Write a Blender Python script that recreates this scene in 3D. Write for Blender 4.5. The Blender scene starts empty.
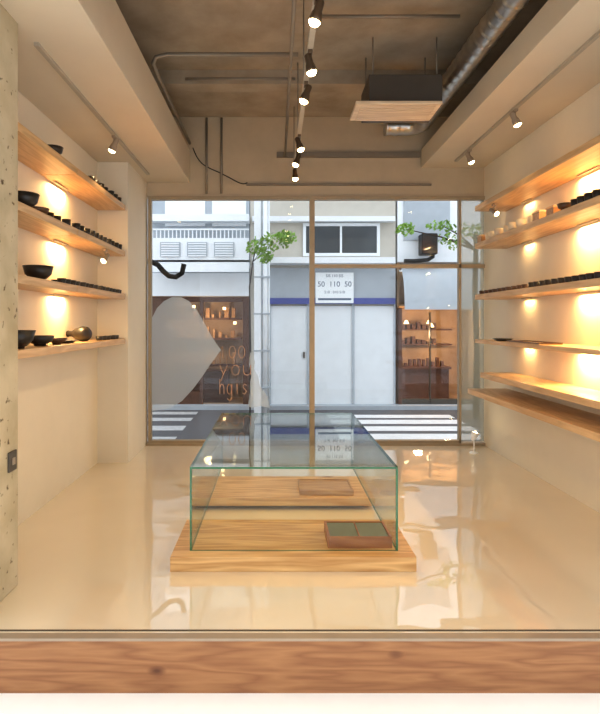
import bpy, bmesh, math, random
from mathutils import Vector, Matrix
random.seed(4)
S=bpy.context.scene
COL=S.collection
try:
    S.view_settings.view_transform='Standard'
    S.view_settings.look='None'
    S.view_settings.exposure=-.42
    S.view_settings.gamma=.90
except Exception: pass
def px(x,D): return (x-275)/560*D
def pz(y,D): return 1.5-(y-322)/560*D

# ---------------- materials ----------------
def nt(name):
    m=bpy.data.materials.new(name); m.use_nodes=True
    t=m.node_tree; t.nodes.clear()
    o=t.nodes.new('ShaderNodeOutputMaterial'); return m,t,o
def mat(name,col,rough=.6,metal=0,var=.06,scale=6,bump=0,bscale=40,coat=0,col2=None,spec=.5):
    m,t,o=nt(name); L=t.links.new
    b=t.nodes.new('ShaderNodeBsdfPrincipled'); L(b.outputs[0],o.inputs[0])
    b.inputs['Roughness'].default_value=rough; b.inputs['Metallic'].default_value=metal
    b.inputs['Coat Weight'].default_value=coat; b.inputs['Coat Roughness'].default_value=.03
    b.inputs['Specular IOR Level'].default_value=spec
    tc=t.nodes.new('ShaderNodeTexCoord'); n=t.nodes.new('ShaderNodeTexNoise')
    n.inputs['Scale'].default_value=scale; n.inputs['Detail'].default_value=8; n.inputs['Roughness'].default_value=.6
    L(tc.outputs['Object'],n.inputs['Vector'])
    r=t.nodes.new('ShaderNodeValToRGB'); L(n.outputs[0],r.inputs[0])
    c2=col2 or tuple(max(0,c*(1-var*2)) for c in col)
    r.color_ramp.elements[0].position=.3; r.color_ramp.elements[0].color=(*c2,1)
    r.color_ramp.elements[1].position=.65; r.color_ramp.elements[1].color=(*col,1)
    L(r.outputs[0],b.inputs['Base Color'])
    if bump:
        n2=t.nodes.new('ShaderNodeTexNoise'); n2.inputs['Scale'].default_value=bscale; n2.inputs['Detail'].default_value=4
        L(tc.outputs['Object'],n2.inputs['Vector'])
        bp=t.nodes.new('ShaderNodeBump'); bp.inputs['Strength'].default_value=bump; bp.inputs['Distance'].default_value=.01
        L(n2.outputs[0],bp.inputs['Height']); L(bp.outputs[0],b.inputs['Normal'])
    return m
def wood(name,c1,c2,axis=0,rough=.45,knots=True,coat=.2,gs=1.0,kn=1.1):
    m,t,o=nt(name); L=t.links.new
    b=t.nodes.new('ShaderNodeBsdfPrincipled'); L(b.outputs[0],o.inputs[0])
    b.inputs['Roughness'].default_value=rough; b.inputs['Coat Weight'].default_value=coat; b.inputs['Coat Roughness'].default_value=.2
    tc=t.nodes.new('ShaderNodeTexCoord'); mp=t.nodes.new('ShaderNodeMapping')
    sc=[7*gs]*3; sc[axis]=.7*gs; mp.inputs['Scale'].default_value=sc
    L(tc.outputs['Object'],mp.inputs[0])
    n0=t.nodes.new('ShaderNodeTexNoise'); n0.inputs['Scale'].default_value=1.2; n0.inputs['Detail'].default_value=2
    L(mp.outputs[0],n0.inputs['Vector'])
    mul=t.nodes.new('ShaderNodeMath'); mul.operation='MULTIPLY'; mul.inputs[1].default_value=12; L(n0.outputs[0],mul.inputs[0])
    fr=t.nodes.new('ShaderNodeMath'); fr.operation='PINGPONG'; fr.inputs[1].default_value=1; L(mul.outputs[0],fr.inputs[0])
    n1=t.nodes.new('ShaderNodeTexNoise'); n1.inputs['Scale'].default_value=9; n1.inputs['Detail'].default_value=5
    L(mp.outputs[0],n1.inputs['Vector'])
    mx=t.nodes.new('ShaderNodeMath'); mx.operation='MULTIPLY_ADD'; mx.inputs[1].default_value=.55; L(fr.outputs[0],mx.inputs[0])
    m2=t.nodes.new('ShaderNodeMath'); m2.operation='MULTIPLY'; m2.inputs[1].default_value=.5; L(n1.outputs[0],m2.inputs[0]); L(m2.outputs[0],mx.inputs[2])
    r=t.nodes.new('ShaderNodeValToRGB'); L(mx.outputs[0],r.inputs[0])
    r.color_ramp.elements[0].position=.15; r.color_ramp.elements[0].color=(*c1,1)
    r.color_ramp.elements[1].position=.85; r.color_ramp.elements[1].color=(*c2,1)
    out=r.outputs[0]
    if knots:
        mp2=t.nodes.new('ShaderNodeMapping'); s2=[3.2]*3; s2[axis]=1.7; mp2.inputs['Scale'].default_value=s2
        L(tc.outputs['Object'],mp2.inputs[0])
        v=t.nodes.new('ShaderNodeTexVoronoi'); v.inputs['Scale'].default_value=kn; L(mp2.outputs[0],v.inputs['Vector'])
        kr=t.nodes.new('ShaderNodeValToRGB'); L(v.outputs['Distance'],kr.inputs[0])
        kr.color_ramp.elements[0].position=.03; kr.color_ramp.elements[0].color=(1,1,1,1)
        kr.color_ramp.elements[1].position=.13; kr.color_ramp.elements[1].color=(0,0,0,1)
        mc=t.nodes.new('ShaderNodeMixRGB'); L(kr.outputs[0],mc.inputs[0]); L(out,mc.inputs[1]); mc.inputs[2].default_value=(c2[0]*.45,c2[1]*.33,c2[2]*.25,1)
        out=mc.outputs[0]
    L(out,b.inputs['Base Color'])
    return m
def glass(name,tint=(.96,.99,.97),ior=1.5,extra=0,rough=0.0):
    m,t,o=nt(name); L=t.links.new
    tr=t.nodes.new('ShaderNodeBsdfTransparent'); tr.inputs[0].default_value=(*tint,1)
    gl=t.nodes.new('ShaderNodeBsdfGlossy'); gl.inputs['Roughness'].default_value=rough
    f=t.nodes.new('ShaderNodeFresnel'); f.inputs['IOR'].default_value=ior
    g=t.nodes.new('ShaderNodeNewGeometry')
    mu=t.nodes.new('ShaderNodeMath'); mu.operation='MULTIPLY_ADD'; mu.inputs[1].default_value=(1/ior-ior); mu.inputs[2].default_value=ior
    L(g.outputs['Backfacing'],mu.inputs[0])
    L(mu.outputs[0],f.inputs['IOR'])
    ad=t.nodes.new('ShaderNodeMath'); ad.operation='ADD'; ad.use_clamp=True; ad.inputs[1].default_value=extra; L(f.outputs[0],ad.inputs[0])
    mi=t.nodes.new('ShaderNodeMixShader'); L(ad.outputs[0],mi.inputs[0]); L(tr.outputs[0],mi.inputs[1]); L(gl.outputs[0],mi.inputs[2])
    L(mi.outputs[0],o.inputs[0]); return m
def frosted(name,col,alpha):
    m,t,o=nt(name); L=t.links.new
    tr=t.nodes.new('ShaderNodeBsdfTransparent'); d=t.nodes.new('ShaderNodeBsdfDiffuse'); d.inputs[0].default_value=(*col,1)
    tl=t.nodes.new('ShaderNodeBsdfTranslucent'); tl.inputs[0].default_value=(*col,1)
    m1=t.nodes.new('ShaderNodeMixShader'); m1.inputs[0].default_value=.6; L(d.outputs[0],m1.inputs[1]); L(tl.outputs[0],m1.inputs[2])
    m2=t.nodes.new('ShaderNodeMixShader'); m2.inputs[0].default_value=alpha; L(tr.outputs[0],m2.inputs[1]); L(m1.outputs[0],m2.inputs[2])
    L(m2.outputs[0],o.inputs[0]); return m
def emit(name,col,st):
    m,t,o=nt(name); e=t.nodes.new('ShaderNodeEmission'); e.inputs[0].default_value=(*col,1); e.inputs[1].default_value=st
    t.links.new(e.outputs[0],o.inputs[0]); return m

M={}
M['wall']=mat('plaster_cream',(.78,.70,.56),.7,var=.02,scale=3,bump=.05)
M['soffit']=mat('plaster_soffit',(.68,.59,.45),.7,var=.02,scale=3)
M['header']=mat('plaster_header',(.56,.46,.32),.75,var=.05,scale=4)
M['concrete']=mat('ceiling_concrete',(.43,.36,.27),.85,scale=2.5,bump=.5,bscale=11,col2=(.30,.245,.175))
M['steel']=mat('galvanised_steel',(.66,.64,.60),.3,metal=1,var=.15)
M['conduit']=mat('grey_conduit',(.28,.24,.19),.5,metal=.3)
M['tracky']=mat('pale_track_paint',(.46,.40,.31),.45)
M['brass']=mat('brown_lamp_metal',(.16,.11,.07),.35,metal=.6)
M['black']=mat('black_metal',(.02,.02,.02),.45,metal=.3)
M['darkgrey']=mat('dark_grey_metal',(.085,.07,.055),.5)
M['lip']=mat('grey_lip_metal',(.38,.30,.22),.4,metal=.2)
M['darklip_shade']=mat('dark_edge_and_shadow',(.10,.07,.045),.5)  # floor edge joint, also the painted shadow under the rear plinth
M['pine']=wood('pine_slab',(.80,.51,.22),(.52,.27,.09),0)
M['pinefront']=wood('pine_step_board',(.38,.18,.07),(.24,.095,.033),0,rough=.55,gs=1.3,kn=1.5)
M['shelf']=wood('shelf_plywood',(.74,.50,.26),(.55,.34,.16),1,knots=False)
M['tray']=wood('tray_wood',(.58,.35,.15),(.42,.22,.09),0,knots=False)
M['grille']=wood('pale_grille_wood',(.80,.64,.44),(.62,.46,.30),0,knots=False)
M['cherry']=wood('reddish_wood',(.42,.16,.055),(.28,.09,.03),0,knots=False)
M['felt']=mat('grey_green_felt',(.18,.19,.14),.7)
M['frame']=mat('tan_frame',(.42,.33,.22),.45,metal=.1)
M['ceram']=mat('dark_ceramic',(.03,.024,.02),.4,var=.3,scale=20)
M['ceram2']=mat('brown_ceramic',(.12,.06,.03),.35,var=.3,scale=20)
M['ceramw']=mat('cream_ceramic',(.70,.60,.45),.35,var=.05)
M['glass']=glass('clear_glass',(.95,.975,.96),ior=1.32)
M['glasstop']=glass('clear_glass_top',(.92,.955,.94),ior=1.8,extra=.07)
M['edge']=mat('glass_edge_green',(.03,.16,.07),.15,spec=.8)
M['pane']=glass('window_pane',(.95,.97,.98),ior=1.3)
M['frost']=frosted('frosted_side_pane',(.56,.56,.46),.45)
M['reflection']=frosted('pale_reflection',(.90,.97,1.0),.50)  # translucent tint for the reflections painted on the window
M['letter']=frosted('pale_amber_vinyl',(.95,.66,.46),.8)
M['bulb']=emit('warm_bulb',(1,.76,.38),30)
M['led']=emit('warm_led',(1,.66,.32),7)
M['road']=mat('asphalt',(.13,.13,.14),.8,var=.12,scale=30,bump=.2,bscale=120)
M['paint']=mat('road_paint',(.90,.90,.90),.7)
M['paintworn']=mat('worn_road_paint',(.62,.62,.62),.8,var=.15,scale=12)
M['pave']=mat('pale_pavement',(.92,.92,.91),.7,var=.02)
M['bgrey']=mat('facade_grey',(.46,.50,.54),.8,var=.05)
M['bblue']=mat('fascia_blue_grey',(.50,.54,.58),.35,var=.03)
M['bwhite']=mat('facade_white',(.86,.88,.90),.7,var=.03)
M['bbeige']=mat('facade_beige',(.58,.54,.47),.8,var=.05)
M['shutter']=mat('shutter_grey',(.82,.85,.87),.45,var=.03)
M['blue']=mat('blue_band',(.06,.08,.33),.4)
M['dkwin']=mat('dark_window',(.07,.08,.09),.15)
M['brown']=mat('dark_brown_shop',(.13,.055,.03),.6,var=.2)
M['shopw']=mat('shop_inner_wall',(.58,.41,.26),.7,var=.2,scale=2)
M['leaf']=mat('leaf_green',(.28,.48,.08),.6,var=.25,scale=3)
M['bark']=mat('bark',(.06,.04,.03),.9,var=.2,bump=.5)
M['signw']=mat('sign_white',(.92,.94,.95),.5,var=.01)
M['ink']=mat('sign_ink',(.08,.12,.20),.6)

# glossy epoxy floor
m,t,o=nt('glossy_cream_epoxy'); L=t.links.new
b=t.nodes.new('ShaderNodeBsdfPrincipled'); L(b.outputs[0],o.inputs[0])
b.inputs['Roughness'].default_value=.35; b.inputs['Specular IOR Level'].default_value=.2
b.inputs['Coat Weight'].default_value=1; b.inputs['Coat Roughness'].default_value=.005; b.inputs['Coat IOR'].default_value=2.7
tc=t.nodes.new('ShaderNodeTexCoord'); n=t.nodes.new('ShaderNodeTexNoise'); n.inputs['Scale'].default_value=.9; n.inputs['Detail'].default_value=3
L(tc.outputs['Object'],n.inputs['Vector'])
r=t.nodes.new('ShaderNodeValToRGB'); L(n.outputs[0],r.inputs[0])
r.color_ramp.elements[0].color=(.76,.64,.46,1); r.color_ramp.elements[1].color=(.88,.77,.60,1)
L(r.outputs[0],b.inputs['Base Color'])
n2=t.nodes.new('ShaderNodeTexNoise'); n2.inputs['Scale'].default_value=2.1; n2.inputs['Detail'].default_value=1.0
L(tc.outputs['Object'],n2.inputs['Vector'])
bp=t.nodes.new('ShaderNodeBump'); bp.inputs['Strength'].default_value=.5; bp.inputs['Distance'].default_value=.011
L(n2.outputs[0],bp.inputs['Height']); L(bp.outputs[0],b.inputs['Coat Normal'])
M['floor']=m
# pitted pillar
m,t,o=nt('pitted_concrete_pillar'); L=t.links.new
b=t.nodes.new('ShaderNodeBsdfPrincipled'); L(b.outputs[0],o.inputs[0]); b.inputs['Roughness'].default_value=.8
tc=t.nodes.new('ShaderNodeTexCoord'); n=t.nodes.new('ShaderNodeTexNoise'); n.inputs['Scale'].default_value=4; n.inputs['Detail'].default_value=8
L(tc.outputs['Object'],n.inputs['Vector'])
r=t.nodes.new('ShaderNodeValToRGB'); L(n.outputs[0],r.inputs[0])
r.color_ramp.elements[0].position=.3; r.color_ramp.elements[0].color=(.42,.35,.22,1); r.color_ramp.elements[1].position=.6; r.color_ramp.elements[1].color=(.57,.49,.34,1)
v=t.nodes.new('ShaderNodeTexNoise'); v.inputs['Scale'].default_value=22; v.inputs['Detail'].default_value=3; L(tc.outputs['Object'],v.inputs['Vector'])
kr=t.nodes.new('ShaderNodeValToRGB'); L(v.outputs[0],kr.inputs[0]); kr.color_ramp.elements[0].position=.28; kr.color_ramp.elements[0].color=(1,1,1,1); kr.color_ramp.elements[1].position=.36; kr.color_ramp.elements[1].color=(0,0,0,1)
mc=t.nodes.new('ShaderNodeMixRGB'); L(kr.outputs[0],mc.inputs[0]); L(r.outputs[0],mc.inputs[1]); mc.inputs[2].default_value=(.12,.08,.04,1); L(mc.outputs[0],b.inputs['Base Color'])
M['pillar']=m

# ---------------- mesh helpers ----------------
def mk(name,bm,mats,loc=(0,0,0),parent=None,smooth=False,**props):
    me=bpy.data.meshes.new(name); bm.normal_update(); bm.to_mesh(me); bm.free()
    if not isinstance(mats,(list,tuple)): mats=[mats]
    for k in mats: me.materials.append(M[k])
    if smooth:
        for p in me.polygons: p.use_smooth=True
    ob=bpy.data.objects.new(name,me); COL.objects.link(ob); ob.location=loc
    if parent: ob.parent=parent
    for k,v in props.items(): ob[k]=v
    return ob
def addbox(bm,a,b,mi=0,bev=0):
    x0,y0,z0=[min(a[i],b[i]) for i in range(3)]; x1,y1,z1=[max(a[i],b[i]) for i in range(3)]
    r=bmesh.ops.create_cube(bm,size=1,matrix=Matrix.Translation(((x0+x1)/2,(y0+y1)/2,(z0+z1)/2))@Matrix.Diagonal((x1-x0,y1-y0,z1-z0,1)))
    fs=set(f for v in r['verts'] for f in v.link_faces)
    for f in fs: f.material_index=mi
    if bev:
        es=list(set(e for v in r['verts'] for e in v.link_edges))
        rb=bmesh.ops.bevel(bm,geom=es,offset=bev,segments=2,affect='EDGES',profile=.5)
        for f in rb['faces']: f.material_index=mi
def boxes(name,lst,mats,loc=(0,0,0),parent=None,bev=0,**p):
    bm=bmesh.new()
    for l in lst: addbox(bm,l[0],l[1],l[2] if len(l)>2 else 0,bev)
    return mk(name,bm,mats,loc,parent,**p)
def addtube(bm,pts,r,seg=12,cap=True,mi=0):
    pts=[Vector(p) for p in pts]; rings=[]
    rad=r if isinstance(r,(list,tuple)) else [r]*len(pts)
    up=None
    for i,p in enumerate(pts):
        if i==0: d=pts[1]-pts[0]
        elif i==len(pts)-1: d=pts[-1]-pts[-2]
        else: d=(pts[i+1]-p).normalized()+(p-pts[i-1]).normalized()
        d.normalize()
        if up is None: up=Vector((0,0,1)) if abs(d.z)<.9 else Vector((1,0,0))
        u=d.cross(up)
        if u.length<1e-4: u=d.cross(Vector((0,1,0)))
        u.normalize(); w=u.cross(d).normalized(); up=w
        rings.append([bm.verts.new(p+rad[i]*(math.cos(2*math.pi*k/seg)*u+math.sin(2*math.pi*k/seg)*w)) for k in range(seg)])
    for a,b2 in zip(rings,rings[1:]):
        for k in range(seg):
            f=bm.faces.new((a[k],a[(k+1)%seg],b2[(k+1)%seg],b2[k])); f.material_index=mi; f.smooth=True
    if cap:
        for rr in (rings[0],rings[-1]):
            try: f=bm.faces.new(rr); f.material_index=mi
            except: pass
    bmesh.ops.recalc_face_normals(bm,faces=bm.faces)
def tube(name,pts,r,m_,seg=12,parent=None,loc=(0,0,0),**p):
    bm=bmesh.new(); addtube(bm,pts,r,seg); return mk(name,bm,m_,loc,parent,**p)
def lathe(name,prof,m_,loc=(0,0,0),seg=28,parent=None,rot=None,**p):
    bm=bmesh.new(); rings=[]
    for (r,z) in prof:
        if r<1e-5: rings.append([bm.verts.new((0,0,z))])
        else: rings.append([bm.verts.new((r*math.cos(2*math.pi*k/seg),r*math.sin(2*math.pi*k/seg),z)) for k in range(seg)])
    for a,b2 in zip(rings,rings[1:]):
        for k in range(seg):
            if len(a)==1 and len(b2)==1: continue
            if len(a)==1: bm.faces.new((a[0],b2[k],b2[(k+1)%seg]))
            elif len(b2)==1: bm.faces.new((a[k],a[(k+1)%seg],b2[0]))
            else: bm.faces.new((a[k],a[(k+1)%seg],b2[(k+1)%seg],b2[k]))
    bmesh.ops.recalc_face_normals(bm,faces=bm.faces)
    ob=mk(name,bm,m_,loc,parent,smooth=True,**p)
    if rot: ob.rotation_euler=rot
    return ob
def text(name,body,size,loc,m_,parent=None,rot=(math.pi/2,0,0),ext=.002,align='CENTER',off=0,shear=0):
    cu=bpy.data.curves.new(name,'FONT'); cu.body=body; cu.size=size; cu.extrude=ext; cu.align_x=align; cu.align_y='CENTER'; cu.offset=off; cu.shear=shear
    tmp=bpy.data.objects.new(name+'_t',cu); COL.objects.link(tmp)
    dg=bpy.context.evaluated_depsgraph_get(); me=bpy.data.meshes.new_from_object(tmp.evaluated_get(dg))
    bpy.data.objects.remove(tmp); me.materials.clear(); me.materials.append(M[m_])
    ob=bpy.data.objects.new(name,me); COL.objects.link(ob); ob.location=loc; ob.rotation_euler=rot
    if parent: ob.parent=parent
    return ob
def dup(src,loc,rotz=None,**p):
    ob=src.copy(); COL.objects.link(ob); ob.location=loc
    if rotz is not None: ob.rotation_euler=(src.rotation_euler[0],src.rotation_euler[1],rotz)
    for k,v in p.items(): ob[k]=v
    for c in src.children:
        cc=c.copy(); COL.objects.link(cc); cc.parent=ob
        for g in c.children:
            gg=g.copy(); COL.objects.link(gg); gg.parent=cc
    return ob
def empty(name,loc,**p):
    e=bpy.data.objects.new(name,None); e.empty_display_size=.05; COL.objects.link(e); e.location=loc
    for k,v in p.items(): e[k]=v
    return e
ST=dict(kind='structure')
WL,WR,YB,ZC=-1.89,2.55,6.83,4.0

# ---------------- room shell ----------------
boxes('floor',[((-2.3,2.70,-.12),(2.75,6.95,0))],'floor',label='glossy cream epoxy shop floor',**ST)
boxes('wall_left',[((WL-.12,3.2,0),(WL,YB+.9,ZC))],'wall',label='cream plaster side wall behind shelves',**ST)
boxes('wall_right',[((WR,2.72,0),(WR+.12,YB+.12,ZC))],'wall',label='cream plaster side wall behind shelves',**ST)
boxes('trim_1',[((WL,5.96,0),(-1.565,YB+.05,3.2))],'wall',label='cream plaster pier beside the window',**ST)
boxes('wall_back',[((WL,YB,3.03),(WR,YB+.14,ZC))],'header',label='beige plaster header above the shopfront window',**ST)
boxes('ceiling',[((WL-.12,2.72,ZC),(WR+.12,YB+.14,ZC+.12))]
      ,'concrete',label='raw brown-grey exposed concrete ceiling',**ST)
boxes('trim_7',[((WL,3.9,3.88),(WR,4.06,ZC)),((WL,5.55,3.86),(WR,5.75,ZC))],'concrete',label='shallow raw concrete ceiling beams',**ST)
boxes('wall_front',[((WL-.12,2.6,3.14),(WR+.12,2.72,ZC+.12))],'wall',label='plaster lintel over the open shop front',**ST)
boxes('sky_light_blocker',[((-3.2,-2.2,3.14),(3.6,2.599,3.3))],'wall',label='unseen slab added to block sky light at the front',**ST)  # added slab out of view, cuts sky light entering from the front
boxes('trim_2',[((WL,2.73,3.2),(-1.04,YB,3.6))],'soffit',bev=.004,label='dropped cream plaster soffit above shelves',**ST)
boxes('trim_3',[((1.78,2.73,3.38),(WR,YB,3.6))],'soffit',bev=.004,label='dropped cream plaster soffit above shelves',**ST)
boxes('trim_4',[((-2.5,2.650,-.012),(3.0,2.6995,.002))],'lip',bev=.0015,label='thin grey metal lip at the floor edge',**ST)
boxes('trim_8',[((-2.2,2.716,.0003),(2.7,2.725,.004))],'darklip_shade',label='thin dark joint line along the floor edge',**ST)
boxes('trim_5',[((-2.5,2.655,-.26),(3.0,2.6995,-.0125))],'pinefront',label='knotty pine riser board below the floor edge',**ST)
boxes('wall_left.001',[((-2.3,2.75,0),(-1.465,3.2,ZC))],'pillar',bev=.01,label='rough pitted concrete pillar at the shop front',**ST)
boxes('trim_6',[((WL,YB-.05,0),(WR,YB+.08,.03))],'frame',label='low metal sill under the window',**ST)

sw=empty('wall_switch',(-1.465,3.11,pz(461,3.11)),label='grey metal switch box on rough concrete pillar',category='switch')
boxes('plate',[((0.001,-.045,-.055),(.012,.045,.055))],'darkgrey',parent=sw,bev=.003)
boxes('button',[((.012,-.015,-.02),(.018,.015,.02))],'lip',parent=sw,bev=.002)

# ---------------- back window ----------------
D=YB
win=boxes('window_1',[
 ((px(148.5,D),D-.03,.03),(px(151.5,D),D+.05,3.03)),
 ((px(151.5,D),D-.03,pz(200,D)),(px(484,D),D+.05,3.03)),
 ((px(309.5,D),D-.03,.03),(px(314.5,D),D+.05,pz(200,D))),
 ((px(314.5,D),D-.03,pz(268,D)),(px(484,D),D+.05,pz(264.5,D))),
 ((px(458.5,D),D-.03,.03),(px(460.5,D),D+.05,pz(200,D))),
 ((px(151.5,D),D-.03,.03),(px(460.5,D),D+.05,.06))],'frame',label='slim tan metal framed full height shop window',**ST)
def pane(x0,x1,y0,y1,m_='pane'):
    return boxes('pane',[((px(x0,D),D+.005,pz(y1,D)),(px(x1,D),D+.013,pz(y0,D)))],m_,parent=win)
zb=440
pane(151.5,309.5,200,zb); pane(314.5,458.5,200,264.5); pane(314.5,458.5,268,zb); pane(460.5,484,200,264.5,'frost'); pane(460.5,484,268,441,'frost')
def reflection(pts,m_='reflection'):  # flat pale face painting a reflection onto the glass
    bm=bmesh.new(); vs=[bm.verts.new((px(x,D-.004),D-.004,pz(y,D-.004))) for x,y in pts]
    bm.faces.new(vs); return mk('painted_reflection',bm,m_,parent=win)
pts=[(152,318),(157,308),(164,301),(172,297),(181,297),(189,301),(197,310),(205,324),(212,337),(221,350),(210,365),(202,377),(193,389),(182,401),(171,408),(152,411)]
reflection(pts).__setitem__('label','painted cool white reflection on the glass, rounded with pointed side')
reflection([(250,352),(253,355),(255,362),(254,369),(258,376),(260,386),(267,396),(270,408),(260,406),(252,408),(248,406),(250,392),(250,381),(252,374),(249,366)]).__setitem__('label','painted white reflection with a figure-like outline')
def arc(cx,cy,rx,ry,a0,a1,n=14): return [(cx+rx*math.cos(math.radians(a0+(a1-a0)*k/n)),cy+ry*math.sin(math.radians(a0+(a1-a0)*k/n))) for k in range(n+1)]
G={'1':[[(.3,.75),(.5,1),(.5,0)]],'0':[arc(.5,.5,.4,.5,90,450)],
 'y':[[(.1,.65),(.45,.05)],[(.85,.65),(.45,.05),(.2,-.4)]],
 'o':[arc(.5,.33,.38,.34,90,450)],'u':[[(.12,.66)]+arc(.48,.28,.36,.28,180,360)+[(.84,.66)],[(.84,.66),(.84,0)]],
 'h':[[(.15,1.0),(.15,0)],[(.15,.4)]+arc(.48,.36,.32,.3,180,0)+[(.8,0)]],
 'g':[arc(.48,.33,.36,.33,0,360),[(.84,.66),(.84,-.2)]+arc(.48,-.2,.36,.2,0,-160)],
 'i':[[(.5,.66),(.5,0)],[(.5,.88),(.5,.95)]],'s':[[(.8,.58),(.5,.68),(.2,.52),(.45,.36),(.8,.2),(.5,0),(.15,.08)]]}
for word,yb,h in (('100',358,12),('you',375,15),('hgis',394,15)):
    sc_=h/560*D; wch=.78 if len(word)==3 else .5
    bm=bmesh.new(); x0=px(219,D)
    for i,c in enumerate(word):
        for st_ in G[c]:
            addtube(bm,[Vector((x0+(i*wch+a*wch*.85)*sc_,D-.014,pz(yb,D)+b_*sc_)) for a,b_ in st_],.0045,6)
    o_=mk('lettering',bm,'letter',parent=win); o_['label']='thin pale amber handwritten window lettering'

# ---------------- shelves ----------------
ZL=[2.74,2.25,1.795,1.325]; ZR=[2.77,2.36,1.80,1.31,.96,.77]
T=.055
LEDC=(1,.67,.30)
def area(name,loc,rot,sx,sy,e,col=LEDC,parent=None):
    l=bpy.data.lights.new(name,'AREA'); l.shape='RECTANGLE'; l.size=sx; l.size_y=sy; l.energy=e; l.color=col
    ob=bpy.data.objects.new(name,l); COL.objects.link(ob); ob.location=loc; ob.rotation_euler=rot
    if parent: ob.parent=parent
    return ob
def shelf(side,z,y0,y1,dep,lab,thick=T,leds=()):
    xw=WL+.002 if side<0 else WR-.002
    yc=(y0+y1)/2
    s=empty('wall_shelf',(xw,yc,z-thick),label=lab,category='shelf',group='plywood wall shelves')
    h=(y1-y0)/2
    boxes('board',[((0,-h,0),(-side*dep,h,thick))],'shelf',parent=s,bev=.003)
    for y,ln,e in leds:
        x=-side*.035
        boxes('light_bar',[((x-.010,y-yc-ln/2,-.012),(x+.010,y-yc+ln/2,-.0006))],'tracky',parent=s)
        area('led_light',(x,y-yc,-.016),(0,math.radians(side*8),0),.012,ln,e,parent=s)
    return s
for i,z in enumerate(ZL):
    if i<3:
        shelf(-1,z,3.35,4.5,.30,'light plywood wall shelf board with dark pottery')
        shelf(-1,z,4.51,5.94,.30,'light plywood wall shelf board with dark pottery',leds=[(4.85,.3,16)])
    else: shelf(-1,z,3.35,5.94,.30,'light plywood wall shelf with black bowls')
labs=['empty light plywood wall shelf at the top','light plywood wall shelf holding cups and wooden boxes','light plywood wall shelf with a row of dark cups','light plywood wall shelf holding a brown tray','bare light plywood wall shelf','deep bare light plywood wall shelf at the bottom']
for i,z in enumerate(ZR):
    th=T if i!=3 else .04
    e=[15,21,15,18,0,0][i]
    ld=[(4.5,.3,e)] if e else []
    if i<4: ld.append((5.6,.2,2.0))
    shelf(1,z,3.0,6.16 if i!=4 else 6.0,.35 if i<5 else .43,labs[i],th,ld)

# ---------------- pottery ----------------
def bowlprof(r,h,t=.006):
    o=[(0,0),(r*.42,0),(r*.42,.012),(r*.55,.016),(r*.85,h*.45),(r,h)]
    i=[(r-t,h),(r*.82-t,h*.47),(r*.5,.03),(0,.026)]
    return o+i
def cupprof(r,h,t=.004): return [(0,0),(r*.8,0),(r*.9,h*.3),(r,h),(r-t,h),(r*.85-t,h*.3),(r*.7,.008),(0,.008)]
def plateprof(r): return [(0,0),(r*.6,0),(r*.65,.006),(r,.022),(r-.004,.024),(r*.6,.010),(0,.010)]
E=.0005
def bowl(x,y,z,r,h,m_,lab,g=None,name='bowl'):
    o_=lathe(name,bowlprof(r,h),m_,(x,y,z+E),label=lab,category='bowl')
    if g:o_['group']=g
    return o_
bowl(-1.66,4.2,ZL[0],.07,.07,'ceram','black ceramic bowl on the top shelf')
bowl(-1.67,3.72,ZL[1],.10,.10,'ceram','wide black ceramic bowl on a wall shelf')
bowl(-1.68,3.95,ZL[1],.085,.05,'ceram2','low dark brown bowl on a wall shelf')
bowl(-1.70,4.02,ZL[2],.105,.105,'ceram','large black ceramic bowl with curved sides')
bowl(-1.70,3.68,ZL[3],.12,.12,'ceram','deep black ceramic bowl on the lowest shelf')
bowl(-1.72,4.1,ZL[3],.10,.075,'ceram','black ceramic bowl on the lowest shelf')
bowl(-1.70,4.36,ZL[3],.08,.05,'ceram2','small brown ceramic bowl on the lowest shelf')
lathe('plate',plateprof(.10),'ceram',(-1.72,4.6,ZL[3]+E),label='flat black ceramic plate on the lowest shelf',category='plate')
v_=lathe('vase',[(a*.85,b_*.85) for a,b_ in [(0,0),(.05,0),(.075,.03),(.08,.09),(.06,.16),(.03,.21),(.028,.25),(.036,.27),(.03,.27),(.022,.25),(.022,.2),(0,.19)]],'ceram',(-1.66,5.0,ZL[3]+.068),rot=(math.radians(-90),0,math.radians(70)),label='black ceramic vase lying on its side',category='vase')
def row(src,ys,x,z,g,jit=.0,zs=None):
    for k,y in enumerate(ys):
        dup(src,(x+random.uniform(-jit,jit),y,z+E),rotz=random.uniform(0,3),group=g)
def frange(a,b,n): return [a+(b-a)*k/(n-1) for k in range(n)]
cupA=lathe('cup',cupprof(.035,.058),'ceram',(-1.64,5.0,ZL[0]+E),seg=20,label='small dark ceramic cup on a wall shelf',category='cup',group='dark cups on the wall shelf')
row(cupA,frange(5.12,5.85,6),-1.64,ZL[0],'dark cups on the wall shelf',.01)
row(cupA,frange(4.15,4.42,3),-1.66,ZL[1],'dark cups on the second shelf',.02)
row(cupA,frange(4.6,5.85,11),-1.64,ZL[1],'dark cups on the second shelf',.01)
cupS=lathe('cup',cupprof(.034,.038),'ceram',(-1.63,4.28,ZL[2]+E),seg=20,label='low black ceramic sake cup on a wall shelf',category='cup',group='low cups on the third shelf')
row(cupS,frange(4.38,5.85,14),-1.63,ZL[2],'low cups on the third shelf',.008)
row(cupS,frange(4.43,5.80,12),-1.74,ZL[2],'low cups on the third shelf',.008)
row(cupS,frange(5.3,5.85,5),-1.66,ZL[3],'low cups on the lowest shelf',.01)
XR=2.26
cupC=lathe('cup',cupprof(.045,.075),'ceramw',(XR,5.9,ZR[1]+E),seg=20,label='cream ceramic cup on a wall shelf',category='cup',group='cream cups on the wall shelf')
row(cupC,frange(4.95,5.78,6),XR,ZR[1],'cream cups on the wall shelf',.02)
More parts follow.
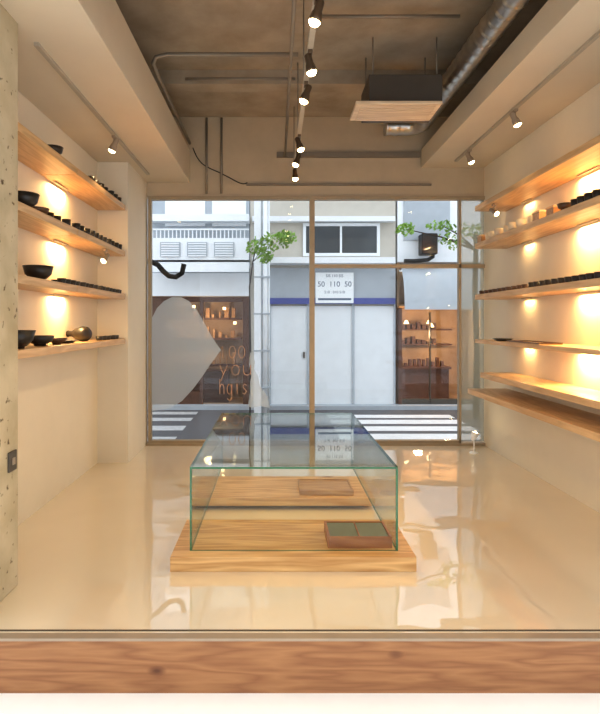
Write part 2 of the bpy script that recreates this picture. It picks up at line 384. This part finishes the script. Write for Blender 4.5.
bx=empty('wooden_box',(XR,4.75,ZR[1]+E),label='small lidded light wooden box on a shelf',category='box',group='wooden boxes on the wall shelf')
boxes('body',[((-.05,-.06,0),(.05,.06,.06))],'tray',parent=bx,bev=.003)
boxes('lid',[((-.054,-.064,.061),(.054,.064,.078))],'shelf',parent=bx,bev=.003)
dup(bx,(XR+.02,4.55,ZR[1]+E),0)
dup(bx,(XR+.0,6.06,ZR[1]+E),0)
bowl(XR,4.36,ZR[1],.06,.06,'ceram2','small brown ceramic bowl on a wall shelf')
row(cupA,frange(3.6,4.20,7),XR-.01,ZR[1],'dark cups beside wooden boxes',.006)
cupT=lathe('cup',cupprof(.034,.046),'ceram',(XR-.01,3.55,ZR[2]+E),seg=18,label='small dark ceramic cup in a long row',category='cup',group='long row of dark cups on the shelf')
row(cupT,frange(3.68,4.9,13),XR-.01,ZR[2],'long row of dark cups on the shelf',.004)
cupU=lathe('cup',cupprof(.04,.036),'ceram2',(XR-.01,5.02,ZR[2]+E),seg=18,label='low brown ceramic cup in a long row',category='cup',group='long row of dark cups on the shelf')
row(cupU,frange(5.13,6.05,9),XR-.01,ZR[2],'long row of dark cups on the shelf',.006)
row(cupT,frange(3.7,6.0,22),XR+.10,ZR[2],'long row of dark cups on the shelf',.006)
tr=empty('serving_tray',(XR+.02,4.95,ZR[3]+E),label='long flat brown wooden tray on a shelf',category='tray')
boxes('base',[((-.1,-.32,0),(.1,.32,.008))],'tray',parent=tr,bev=.002)
boxes('rim',[((-.1,-.32,.0081),(-.09,.32,.018)),((.09,-.32,.0081),(.1,.32,.018)),((-.0899,-.32,.0081),(.0899,-.31,.018)),((-.0899,.31,.0081),(.0899,.32,.018))],'ceram2',parent=tr)
lathe('plate',plateprof(.10),'ceram',(XR+.02,5.6,ZR[3]+E),label='black ceramic plate beside a brown tray',category='plate')

# ---------------- display case ----------------
sl=boxes('display_plinth',[((-.63,3.36,.0),(.85,4.00,.09))],'pine',bev=.004,label='low knotty pine plinth slab under the glass case front',category='plinth'); sl['group']='pine plinths'
sl=boxes('display_plinth',[((-.67,4.48,.028),(.80,5.12,.09)),((-.60,4.56,0),(.73,5.04,.0279),1)],['pine','darklip_shade'],bev=.003,label='pine plinth slab carrying a wooden tray, recessed base darkened as painted shadow',category='plinth'); sl['group']='pine plinths'  # base coloured dark to paint a shadow gap beneath the slab
cx0,cx1,cy0,cy1,cz0,cz1=-.525,.758,3.45,5.5,.0905,.607
case=empty('glass_display_case',((cx0+cx1)/2,(cy0+cy1)/2,cz0),label='long frameless green-edged glass display case on pine plinths',category='display case')
cl=Vector(case.location); g=.012
def cpane(nm,a,b,gm='glass'):
    bm=bmesh.new(); addbox(bm,Vector(a)-cl,Vector(b)-cl,0)
    dims=[abs(a[i]-b[i]) for i in range(3)]; ax=dims.index(min(dims))
    bm.normal_update()
    for f in bm.faces:
        if abs(f.normal[ax])<.5: f.material_index=1
    mk(nm,bm,[gm,'edge'],parent=case)
e=.0006
cpane('top_pane',(cx0,cy0,cz1-g),(cx1,cy1,cz1),'glasstop')
cpane('front_pane',(cx0+g+e,cy0,cz0),(cx1-g-e,cy0+g,cz1-g-e))
cpane('back_pane',(cx0+g+e,cy1-g,cz0),(cx1-g-e,cy1,cz1-g-e))
cpane('side_pane',(cx0,cy0,cz0),(cx0+g,cy1,cz1-g-e))
cpane('side_pane',(cx1-g,cy0,cz0),(cx1,cy1,cz1-g-e))
tb=empty('specimen_box',(.53,3.63,.0905),label='shallow reddish wooden box with flat grey-green panels',category='box')
W,H_,Z_=.20,.14,.07
boxes('body',[((-W,-H_,0),(W,H_,.012)),((-W,-H_,.0121),(-W+.015,H_,Z_)),((W-.015,-H_,.0121),(W,H_,Z_)),((-W+.0151,-H_,.0121),(W-.0151,-H_+.015,Z_)),((-W+.0151,H_-.015,.0121),(W-.0151,H_,Z_))],'cherry',parent=tb,bev=.001)
boxes('felt_panel',[((-W+.016,-H_+.016,.0125),(-.005,H_-.016,.064)),((.005,-H_+.016,.0125),(W-.016,H_-.016,.064))],'felt',parent=tb)
boxes('divider',[((-.004,-H_+.016,.0125),(.004,H_-.016,.068))],'cherry',parent=tb)
t2=empty('wooden_tray',(.42,4.72,.0905),label='flat solid wooden tray with a low rim',category='tray')
W,H_=.22,.17
boxes('base',[((-W,-H_,0),(W,H_,.032))],'tray',parent=t2,bev=.003)
boxes('rim',[((-W,-H_,.0321),(-W+.012,H_,.040)),((W-.012,-H_,.0321),(W,H_,.040)),((-W+.0121,-H_,.0321),(W-.0121,-H_+.012,.040)),((-W+.0121,H_-.012,.0321),(W-.0121,H_,.040))],'tray',parent=t2)

# ---------------- ceiling services ----------------
def spot(loc,e,tgt,size=75,blend=.6,col=(1,.67,.34)):
    l=bpy.data.lights.new('spot_light','SPOT'); l.energy=e; l.color=col; l.spot_size=math.radians(size); l.spot_blend=blend; l.shadow_soft_size=.035
    ob=bpy.data.objects.new('spot_light',l); COL.objects.link(ob); ob.location=loc
    ob.rotation_euler=(Vector(tgt)-Vector(loc)).to_track_quat('-Z','Y').to_euler()
def tracklight(x,y,zt,tgt,e,mbody='brass',size=75,lab='small brown track spotlight with a glowing warm lamp',sc=1.0):
    root=empty('track_spotlight',(x,y,zt),label=lab,category='spotlight',group='track spotlights')
    boxes('adapter',[((-.014,-.035,-.022),(.014,.035,-.0008))],mbody,parent=root,bev=.002)
    hz=-.085
    tube('stem',[(0,0,-.022),(0,0,hz+.03)],.007,mbody,parent=root,seg=10)
    d=(Vector(tgt)-Vector((x,y,zt-.09))).normalized()
    q=d.to_track_quat('Z','Y').to_euler()
    prof=[(0,-.07),(.020,-.07),(.024,-.06),(.024,-.01),(.030,.0),(.034,.03),(.038,.05),(.035,.05),(.029,.03),(0,.03)]
    h=lathe('lamp_head',[(a*sc,b_*sc) for a,b_ in prof],mbody,(0,0,hz),parent=root,rot=q,seg=24)
    lathe('lamp_lens',[(a*sc,b_*sc) for a,b_ in [(0,.032),(.028,.032),(.032,.052),(.022,.066),(0,.072)]],'bulb',(0,0,hz),parent=root,rot=q,seg=20)
    p=Vector((x,y,zt+hz))+d*.09*sc
    spot(p,e,tgt,size)
zt=3.2
trk=empty('light_track',(.22,4.8,zt),label='long pale ceiling light track on thin rods',category='light track')
boxes('rail',[((-.018,-1.95,0),(.018,1.95,.03))],'tracky',parent=trk,bev=.002)
for y in (-1.6,-.5,.6,1.7): tube('rod',[(0,y,.0305),(0,y,ZC-zt)],.005,'conduit',seg=8,parent=trk)
for y,tg,e in ((2.93,(-.7,2.9,0),20),(3.52,(.9,3.4,0),44),(3.98,(-.9,3.9,0),54),(5.1,(1.2,4.6,0),58),(5.6,(-.8,5.0,0),58),(6.15,(.4,5.4,0),42)):
    tracklight(.22,y,zt,tg,e,sc=.98,size=80)
tube('ceiling_conduit',[(.12,2.8,3.5),(.12,6.78,3.5)],.014,'conduit',seg=10,label='thin metal conduit running beside the light track',category='pipe')
boxes('light_track',[((-.015,-1.5,-.022),(.015,1.5,-.0008))],'tracky',loc=(-1.45,4.9,3.2),label='slim pale track fixed under the plaster soffit',category='light track')
tracklight(-1.45,5.05,3.177,(-1.85,5.1,2.2),16,'lip',lab='small pale track spotlight under the soffit')
boxes('light_track',[((-.015,-1.6,-.022),(.015,1.6,-.0008))],'tracky',loc=(2.1,4.9,3.38),label='slim pale track fixed under the plaster soffit',category='light track')
for y,e in ((4.9,18),(6.05,10)):
    tracklight(2.1,y,3.357,(2.5,y-.05,2.4),e,'lip',lab='small pale track spotlight under the soffit')
def clip(x,y,z,tgt,e):
    tracklight(x,y,z,tgt,e,'lip',60,'small pale clip spotlight beneath a shelf',.8)
clip(-1.62,5.35,ZL[1]-T,(-1.75,5.1,1.8),6)
clip(2.25,5.75,ZR[0]-T,(2.4,5.5,2.4),6)
# spiral duct with a short cross run
bm=bmesh.new(); R=.095; n=200; pts=[];rad=[]; DX=1.625; DZ=3.71
for k in range(n+1):
    y=2.85+3.35*k/n; pts.append((DX,y,DZ)); rad.append(R+(.008 if k%8==0 else 0))
for k in range(1,9):
    a=k/8*math.pi/2; pts.append((DX-.14*(1-math.cos(a)),6.20+.14*math.sin(a),DZ)); rad.append(R)
for k in range(1,9): pts.append((DX-.14-.03*k,6.34,DZ)); rad.append(R+(.008 if k%4==0 else 0))
addtube(bm,pts,rad,20); mk('ventilation_duct',bm,'steel',label='round ribbed galvanised metal duct below the ceiling',category='duct')
# AC unit
ac=empty('ceiling_air_conditioner',(1.06,4.98,3.36),label='boxy dark ceiling air conditioner with pale wood-toned louvred panel',category='air conditioner')
boxes('body',[((-.24,-.10,.031),(.40,.35,.30))],'darkgrey',parent=ac,bev=.006)
boxes('grille_panel',[((-.37,-.20,0),(.37,.20,.03))],'grille',parent=ac,bev=.006)
boxes('louvre',[((-.32,-.165+.045*k,-.008),(.32,-.135+.045*k,-.0005)) for k in range(8)],'grille',parent=ac)
for x in (-.20,.36):
    for y in (-.06,.32): tube('rod',[(x,y,.301),(x,y,.64)],.006,'conduit',seg=8,parent=ac)
tube('ceiling_pipe',[(.19,4.65,3.72),(-.9,4.65,3.72),(-.99,4.65,3.70),(-1.02,4.68,3.66),(-1.02,4.9,3.64),(-1.02,6.7,3.64)],.018,'conduit',label='grey metal pipe running under the concrete ceiling',category='pipe')
tube('ceiling_pipe',[(.35,4.4,3.9),(1.45,4.4,3.9)],.014,'conduit',label='grey metal pipe running under the concrete ceiling',category='pipe')
tube('ceiling_pipe',[(-.85,5.3,3.80),(.19,5.3,3.80)],.014,'conduit',label='grey metal pipe running under the concrete ceiling',category='pipe')
tube('wall_conduit',[(-.83,6.805,3.06),(-.83,6.805,3.98)],.014,'conduit',label='thin vertical conduit on the beige header wall',category='pipe')
tube('wall_conduit',[(-.65,6.805,3.06),(-.65,6.805,3.98)],.014,'conduit',label='thin vertical conduit on the beige header wall',category='pipe')
pc=[]
for k in range(17):
    u=k/16; pc.append((-1.0+.65*u-.05*math.sin(u*6),6.815,3.62-.42*math.sin(u*math.pi*.55)-.02*math.sin(9*u)))
tube('loose_cable',pc,.006,'black',seg=8,label='thin drooping black cable on the header wall',category='cable')
boxes('wall_conduit',[((-.35,6.79,3.16),(1.9,6.828,3.18))],'conduit',label='flat horizontal conduit along the header wall',category='pipe')
boxes('wall_conduit',[((.02,6.78,3.50),(1.76,6.828,3.56))],'conduit',label='dark horizontal cable channel along the header wall',category='pipe')

fl=empty('floor_lamp',(px(474,6.4),6.4,0),label='small white leaning floor uplight beside the window',category='lamp')
lathe('base',[(0,0),(.05,0),(.05,.012),(.01,.018),(0,.018)],'signw',parent=fl)
tube('stem',[(0,0,.018),(0,0,.14)],.006,'signw',parent=fl,seg=8)
lathe('lamp_shade',[(.012,-.05),(.03,-.02),(.045,.05),(.04,.05),(.026,-.015),(.01,-.045)],'signw',(0,0,.19),parent=fl,rot=(0,.35,0))
lathe('bulb',[(0,-.02),(.02,-.01),(.026,.02),(.02,.05),(0,.06)],'bulb',(0,0,.195),parent=fl,rot=(0,.35,0))

Dg=7.25
tube('gooseneck_pipe',[(WL+.002,Dg,pz(260,Dg))]+[(px(x,Dg),Dg,pz(y,Dg)) for x,y in ((146,261),(152,262),(158,265),(163,271),(169,276),(176,277),(182,273),(184,264))],.034,'black',label='black curved pipe bracket outside the window',category='pipe')

# ---------------- street ----------------
ZG=-.26
road=boxes('road',[((-14,YB+.15,ZG-.1),(14,11.2,ZG))],'road',label='dark asphalt street outside the window',category='road',**ST)
def stripes(xa,xb,lst,m_='paint'):
    for (y0,y1) in lst:
        d0=1.76*560/(y1-322); d1=1.76*560/(y0-322)
        boxes('crosswalk_stripe',[((xa,d0,ZG+.0005),(xb,d1,ZG+.004))],m_,parent=road)
stripes(.98,3.3,[(415,418),(420,424),(426.5,431),(434,440)])
stripes(-2.6,-1.5,[(412,414.5),(418,421),(426,430.5),(437,444)],'paintworn')
boxes('kerb',[((-14,11.2,ZG-.1),(14,11.5,ZG+.08))],'bgrey',label='grey concrete kerb across the street',category='kerb',**ST)
boxes('pavement',[((-6,-1,ZG-.1),(6,2.7,ZG))],'pave',label='pale pavement in front of the shop',category='pavement',**ST)
boxes('road.001',[((-14,11.5,ZG-.12),(14,15,ZG-.02))],'bgrey',label='grey paved ground below the facing buildings',category='pavement',**ST)

F=11.5
def R_(x0,x1,y0,y1,d0,d1=None,ref=None):
    ref=ref or d0; d1=d1 or d0+.1
    return ((px(x0,ref),d0,pz(y1,ref)),(px(x1,ref),d1,pz(y0,ref)))
def grp(name,x,lab,cat):
    return empty(name,(px(x,F),F,ZG),label=lab,category=cat)
def part(root,name,lst,mats,**k):
    return boxes(name,[(Vector(l[0])-Vector(root.location),Vector(l[1])-Vector(root.location),l[2] if len(l)>2 else 0) for l in lst],mats,parent=root,**k)
yg=322+1.76*560/F
A=grp('building',170,'white balconied building with a dark brown shopfront','building')
part(A,'wall',[R_(-60,249.5,-160,296,F,13.4),R_(-60,150,296,yg,F,13.4)],'bgrey')
part(A,'balcony',[R_(150,249,238,263,F-.55,F-.45),R_(150,249,260,266,F-.55,F-.001),R_(150,249,262,272,F-.58,F-.551)],'bwhite')
part(A,'railing',[R_(152+4*k,153+4*k,230,238,F-.52,F-.50) for k in range(24)]+[R_(150,249,228.5,230,F-.53,F-.49)],'bwhite')
for x in (160,187,214): 
    part(A,'vent',[R_(x,x+20,242,256,F-.585,F-.551)],'bgrey')
    part(A,'louvre',[R_(x+1,x+19,243+2.4*k,244.2+2.4*k,F-.60,F-.586) for k in range(6)],'bwhite')
part(A,'window',[R_(165,205,180,226,F-.04,F-.001),R_(212,246,180,226,F-.04,F-.001)],'bwhite')
part(A,'fascia',[R_(150,249,273,296,F-.12,F-.001),R_(150,249,214,221,F-.3,F-.001)],'bwhite')
part(A,'shop_frame',[R_(150,166,297,yg,F-.06,F+.04),R_(200,203,297,yg,F-.06,F+.04),R_(243,249,297,yg,F-.06,F+.04),R_(166,243,297,302,F-.05,F+.03),R_(166,200,392,yg,F-.05,F+.03)],'brown')
part(A,'shop_interior',[((px(150,F),13.0,ZG),(px(249,F),13.1,pz(296,F))),((px(150,F),11.6,ZG),(px(150,F)+.05,13,pz(296,F))),((px(249,F)-.05,11.6,ZG),(px(249,F),13,pz(296,F))),((px(150,F),11.6,ZG),(px(249,F),13,ZG+.02))],'shopw')
part(A,'shop_shelf',[((px(168,F),12.6,z),(px(238,F),12.9,z+.04)) for z in (.5,1.1,1.55)],'brown')
part(A,'merchandise',[((px(170+7*k,F)+.05*random.random(),12.65,z+.045),(px(170+7*k,F)+.06+.05*random.random(),12.8,z+.045+.05+.22*random.random())) for k in range(9) for z in (.5,1.1,1.55)],['tray'])
part(A,'counter',[((px(176,F),12.1,ZG+.021),(px(226,F),12.4,.45))],'brown')
part(A,'shop_lamp',[((px(x,F)-.03,12.0,z),(px(x,F)+.03,12.06,z+.06)) for x,z in ((190,1.80),(222,1.76),(233,1.45))],'led')
part(A,'shop_pane',[R_(166,200,302,392,F-.01,F),R_(203,243,302,yg,F-.01,F)],'pane')
def pt(loc,e,col=(1,.6,.3)):
    l=bpy.data.lights.new('shop_light','POINT'); l.energy=e; l.color=col; l.shadow_soft_size=.08
    ob=bpy.data.objects.new('shop_light',l); COL.objects.link(ob); ob.location=loc
pt((px(205,F),12.1,1.5),28)
Bd=grp('building',330,'grey building with closed white shutter panels and blue band','building')
part(Bd,'wall',[R_(250.2,395.5,-160,yg,F,13.4)],'bbeige')
part(Bd,'shutter',[R_(271,307,306,yg-1,F-.05,F-.002),R_(311,352,306,yg-1,F-.05,F-.002),R_(354.5,394,306,yg-1,F-.05,F-.002)],'shutter')
part(Bd,'shutter_frame',[R_(268,271,304,yg,F-.08,F-.002),R_(307,311,304,yg,F-.08,F-.002),R_(352,354.5,304,yg,F-.08,F-.002),R_(394,395.5,304,yg,F-.08,F-.002)],'bgrey')
part(Bd,'door_handle',[R_(303,305,352,358,F-.08,F-.051)],'darkgrey')
part(Bd,'blue_band',[R_(262,395.5,298,304,F-.14,F-.002)],'blue')
part(Bd,'fascia',[R_(262,395.5,268,298,F-.10,F-.002)],'bgrey')
part(Bd,'ledge',[R_(252,395.5,257,263,F-.45,F-.002),R_(252,395.5,216,221,F-.2,F-.002)],'bwhite')
part(Bd,'window_frame',[R_(303,380,223,226,F-.06,F-.002),R_(303,380,253,256,F-.06,F-.002),R_(303,306,226,253,F-.06,F-.002),R_(377,380,226,253,F-.06,F-.002),R_(340,342,226,253,F-.06,F-.002)],'bwhite')
part(Bd,'window_glass',[R_(306,377,226,253,F-.03,F-.002)],'dkwin')
sg=empty('notice_sign',(px(335,11.25),11.34,pz(303,11.25)),label='white notice board with blue-black printed characters',category='sign')
w=.385;h=.62
boxes('panel',[((-w,-.012,0),(w,.012,h))],'signw',parent=sg,bev=.004)
text('lettering','SIS 110 SIS',.08,(0,-.0135,h-.07),'ink',parent=sg)
text('lettering','50  110  50',.15,(0,-.0135,h-.24),'ink',parent=sg)
text('lettering','510 : 010 510',.075,(0,-.0135,h-.40),'ink',parent=sg)
boxes('stripe',[((-w+.05,-.014,.06),(w-.05,-.0121,.10))],'ink',parent=sg)
boxes('bracket',[((-.02,.0125,.2),(.02,.055,.24))],'darkgrey',parent=sg)
C=grp('building',450,'corner building with pale curved fascia above a warmly lit glazed shop','building')
cl0=Vector(C.location)
part(C,'wall',[R_(397.5,760,-160,262,F,13.4),R_(500,760,262,yg,F,13.4)],'bwhite')
part(C,'window',[R_(404,450,180,240,F-.04,F-.001)],'bgrey')
part(C,'column',[R_(398.5,402,308,yg,F-.08,F+.04)],'brown')
part(C,'shop_frame',[R_(430,431,312,yg,F-.05,F+.04),R_(496,500,312,yg,F-.05,F+.04),R_(402.2,496,399,yg,F-.05,F+.03)],'darkgrey')
part(C,'shop_interior',[((px(398,F),13.6,ZG),(px(500,F)+.3,13.7,pz(262,F))),((px(398,F),11.6,ZG),(px(398,F)+.05,13.6,pz(262,F))),((px(500,F)+.25,11.6,ZG),(px(500,F)+.3,13.6,pz(262,F))),((px(398,F),11.6,ZG),(px(500,F)+.2,13.6,ZG+.02)),((px(398,F)+.05,11.6,pz(306,F)),(px(500,F)+.2,13.6,pz(304,F)))],'shopw')
part(C,'counter',[((px(412,F),12.5,ZG+.021),(px(464,F),12.9,.45)),((px(410,F),12.45,.4501),(px(466,F),12.95,.50))],['brown'])
part(C,'wall_shelf',[((px(404,F),13.3,z),(px(480,F),13.59,z+.03)) for z in (.95,1.3)],'brown')
part(C,'merchandise',[((px(412+5*k,F),12.6,.505),(px(412+5*k,F)+.06,12.7,.56+.15*random.random())) for k in range(10)]+[((px(410+6*k,F),13.35,z+.035),(px(410+6*k,F)+.08,13.5,z+.08+.14*random.random())) for k in range(9) for z in (.95,1.3)],'brown')
for x,z,yy in ((412,1.46,12.0),(441,1.46,12.4),(452,1.38,13.0)):
    bm=bmesh.new(); c0=Vector((px(x,F),yy,z))-cl0
    addtube(bm,[c0+Vector((0,0,.08)),c0+Vector((0,0,.02)),c0],[.02,.05,.06],14); mk('lamp_shade',bm,'led',parent=C)
part(C,'shop_pane',[R_(402.2,430,310,399,F-.01,F),R_(431,496,310,399,F-.01,F)],'pane')
part(C,'meter_box',[R_(422,438,233,254,F-.35,F-.05)],'black',bev=.02)
bm=bmesh.new()
addtube(bm,[Vector((px(x,F),F-.2,pz(y,F)))-cl0 for x,y in ((430,254),(430,258),(425,261),(412,262),(402,262))],.04,10); mk('meter_pipe',bm,'black',parent=C)
bm=bmesh.new(); prof=[]
for k in range(13):
    a=k/12*math.pi/2; prof.append((F-.01-.4*math.sin(a), pz(308,F)+.82*math.cos(a)))
prof.append((F-.41,pz(310,F)))
va=[bm.verts.new(Vector((px(400,F),y_,z_))-cl0) for y_,z_ in prof]; vb=[bm.verts.new(Vector((px(502,F),y_,z_))-cl0) for y_,z_ in prof]
for k in range(len(prof)-1): bm.faces.new((va[k],vb[k],vb[k+1],va[k+1])).smooth=True
mk('curved_fascia',bm,'bblue',parent=C)
pt((px(425,F),12.1,1.25),45); pt((px(460,F),12.3,1.25),45)
# white post
Dp=10.7
po=empty('utility_post',(px(261,Dp),Dp,ZG),label='white painted street post with twin tubes and clamps',category='post')
ptop=4.3
boxes('post',[((-.13,-.06,0),(.0,.08,ptop))],'bwhite',parent=po,bev=.01)
boxes('slat',[((.005,-.04,0),(.02,.06,ptop))],'bgrey',parent=po)
tube('cable_tube',[(.075,0,0),(.075,0,ptop)],.05,'bwhite',parent=po)
tube('cable_tube',[(.15,0.02,0),(.15,0.02,ptop)],.02,'shutter',parent=po)
boxes('clamp',[((-.14,-.07,z),(.175,.09,z+.03)) for z in (.5,1.2,1.9,2.6,3.3)],'bgrey',parent=po)
def tree(x,y,base,pts,cl,n,lab,r=.05):
    T_=empty('street_tree',(x,y,base),label=lab,category='tree')
    bm=bmesh.new(); addtube(bm,pts,[r*(1-.5*i/len(pts)) for i in range(len(pts))],10)
    for c in cl:
        top=Vector(pts[-2]); addtube(bm,[top,(top+Vector(c[0]))/2+Vector((0,0,.05)),c[0]],[r*.35,r*.25,r*.1],6)
    mk('trunk',bm,'bark',parent=T_)
    bm=bmesh.new()
    for c,rx,rz in cl:
        for _ in range(n):
            while True:
                v=Vector([random.uniform(-1,1) for _ in range(3)])
                if v.length<1: break
            p=Vector(c)+Vector((v.x*rx,v.y*min(rx,.2),v.z*rz)); s=random.uniform(.035,.065)
            q=Vector([random.uniform(-1,1) for _ in range(3)]).normalized(); u=q.orthogonal().normalized()*s; w2=q.cross(u).normalized()*s*.45
            bm.faces.new([bm.verts.new(p-u),bm.verts.new(p+w2),bm.verts.new(p+u),bm.verts.new(p-w2)])
    mk('foliage',bm,'leaf',parent=T_)
Dt=10.25
zz=lambda y:pz(y,Dt)-ZG
xx=lambda x:px(x,Dt)-px(250,Dt)
tree(px(250,Dt),Dt,ZG,[(0,0,0),(.01,0,1.2),(-.01,0,2.4),(.05,0,zz(262)),(.12,0,zz(245))],[((xx(272),-.1,zz(243)),.40,.17),((xx(256),-.1,zz(248)),.2,.14),((xx(286),-.1,zz(238)),.22,.12),((xx(266),-.1,zz(256)),.14,.16)],90,'slim street tree with bright green leaves beside a post',.015)
Dt=10.3
xx=lambda x:px(x,Dt)-px(476,Dt)
tree(px(476,Dt),Dt,ZG,[(0,0,0),(.02,0,1.2),(-.02,0,2.4),(0,0,zz(250)),(0,0,zz(232))],[((xx(404),-.1,zz(230)),.18,.12),((xx(448),-.1,zz(240)),.22,.2),((xx(440),-.1,zz(226)),.3,.08),((xx(470),-.1,zz(232)),.3,.18)],75,'street tree with green leaves reaching over the shop',.06)

# ---------------- world / added pavement fill ----------------
w=bpy.data.worlds.new('World'); S.world=w; w.use_nodes=True
bg=w.node_tree.nodes['Background']; bg.inputs[0].default_value=(.88,.93,1,1); bg.inputs[1].default_value=2.6
l=area('pavement_fill',(.2,1.5,3.13),(0,0,0),5,.2,40,(1,.97,.92)); l.data.spread=math.radians(46)  # added fill lamp without a fixture, whitens the pavement strip

cam=bpy.data.cameras.new('camera'); co=bpy.data.objects.new('camera',cam); COL.objects.link(co)
co.location=(0,0,1.5); co.rotation_euler=(math.pi/2,0,0)
cam.sensor_fit='VERTICAL'; cam.sensor_height=24; cam.lens=24*560/714
cam.shift_x=25/714; cam.shift_y=-35/714; cam.clip_end=200
S.camera=co
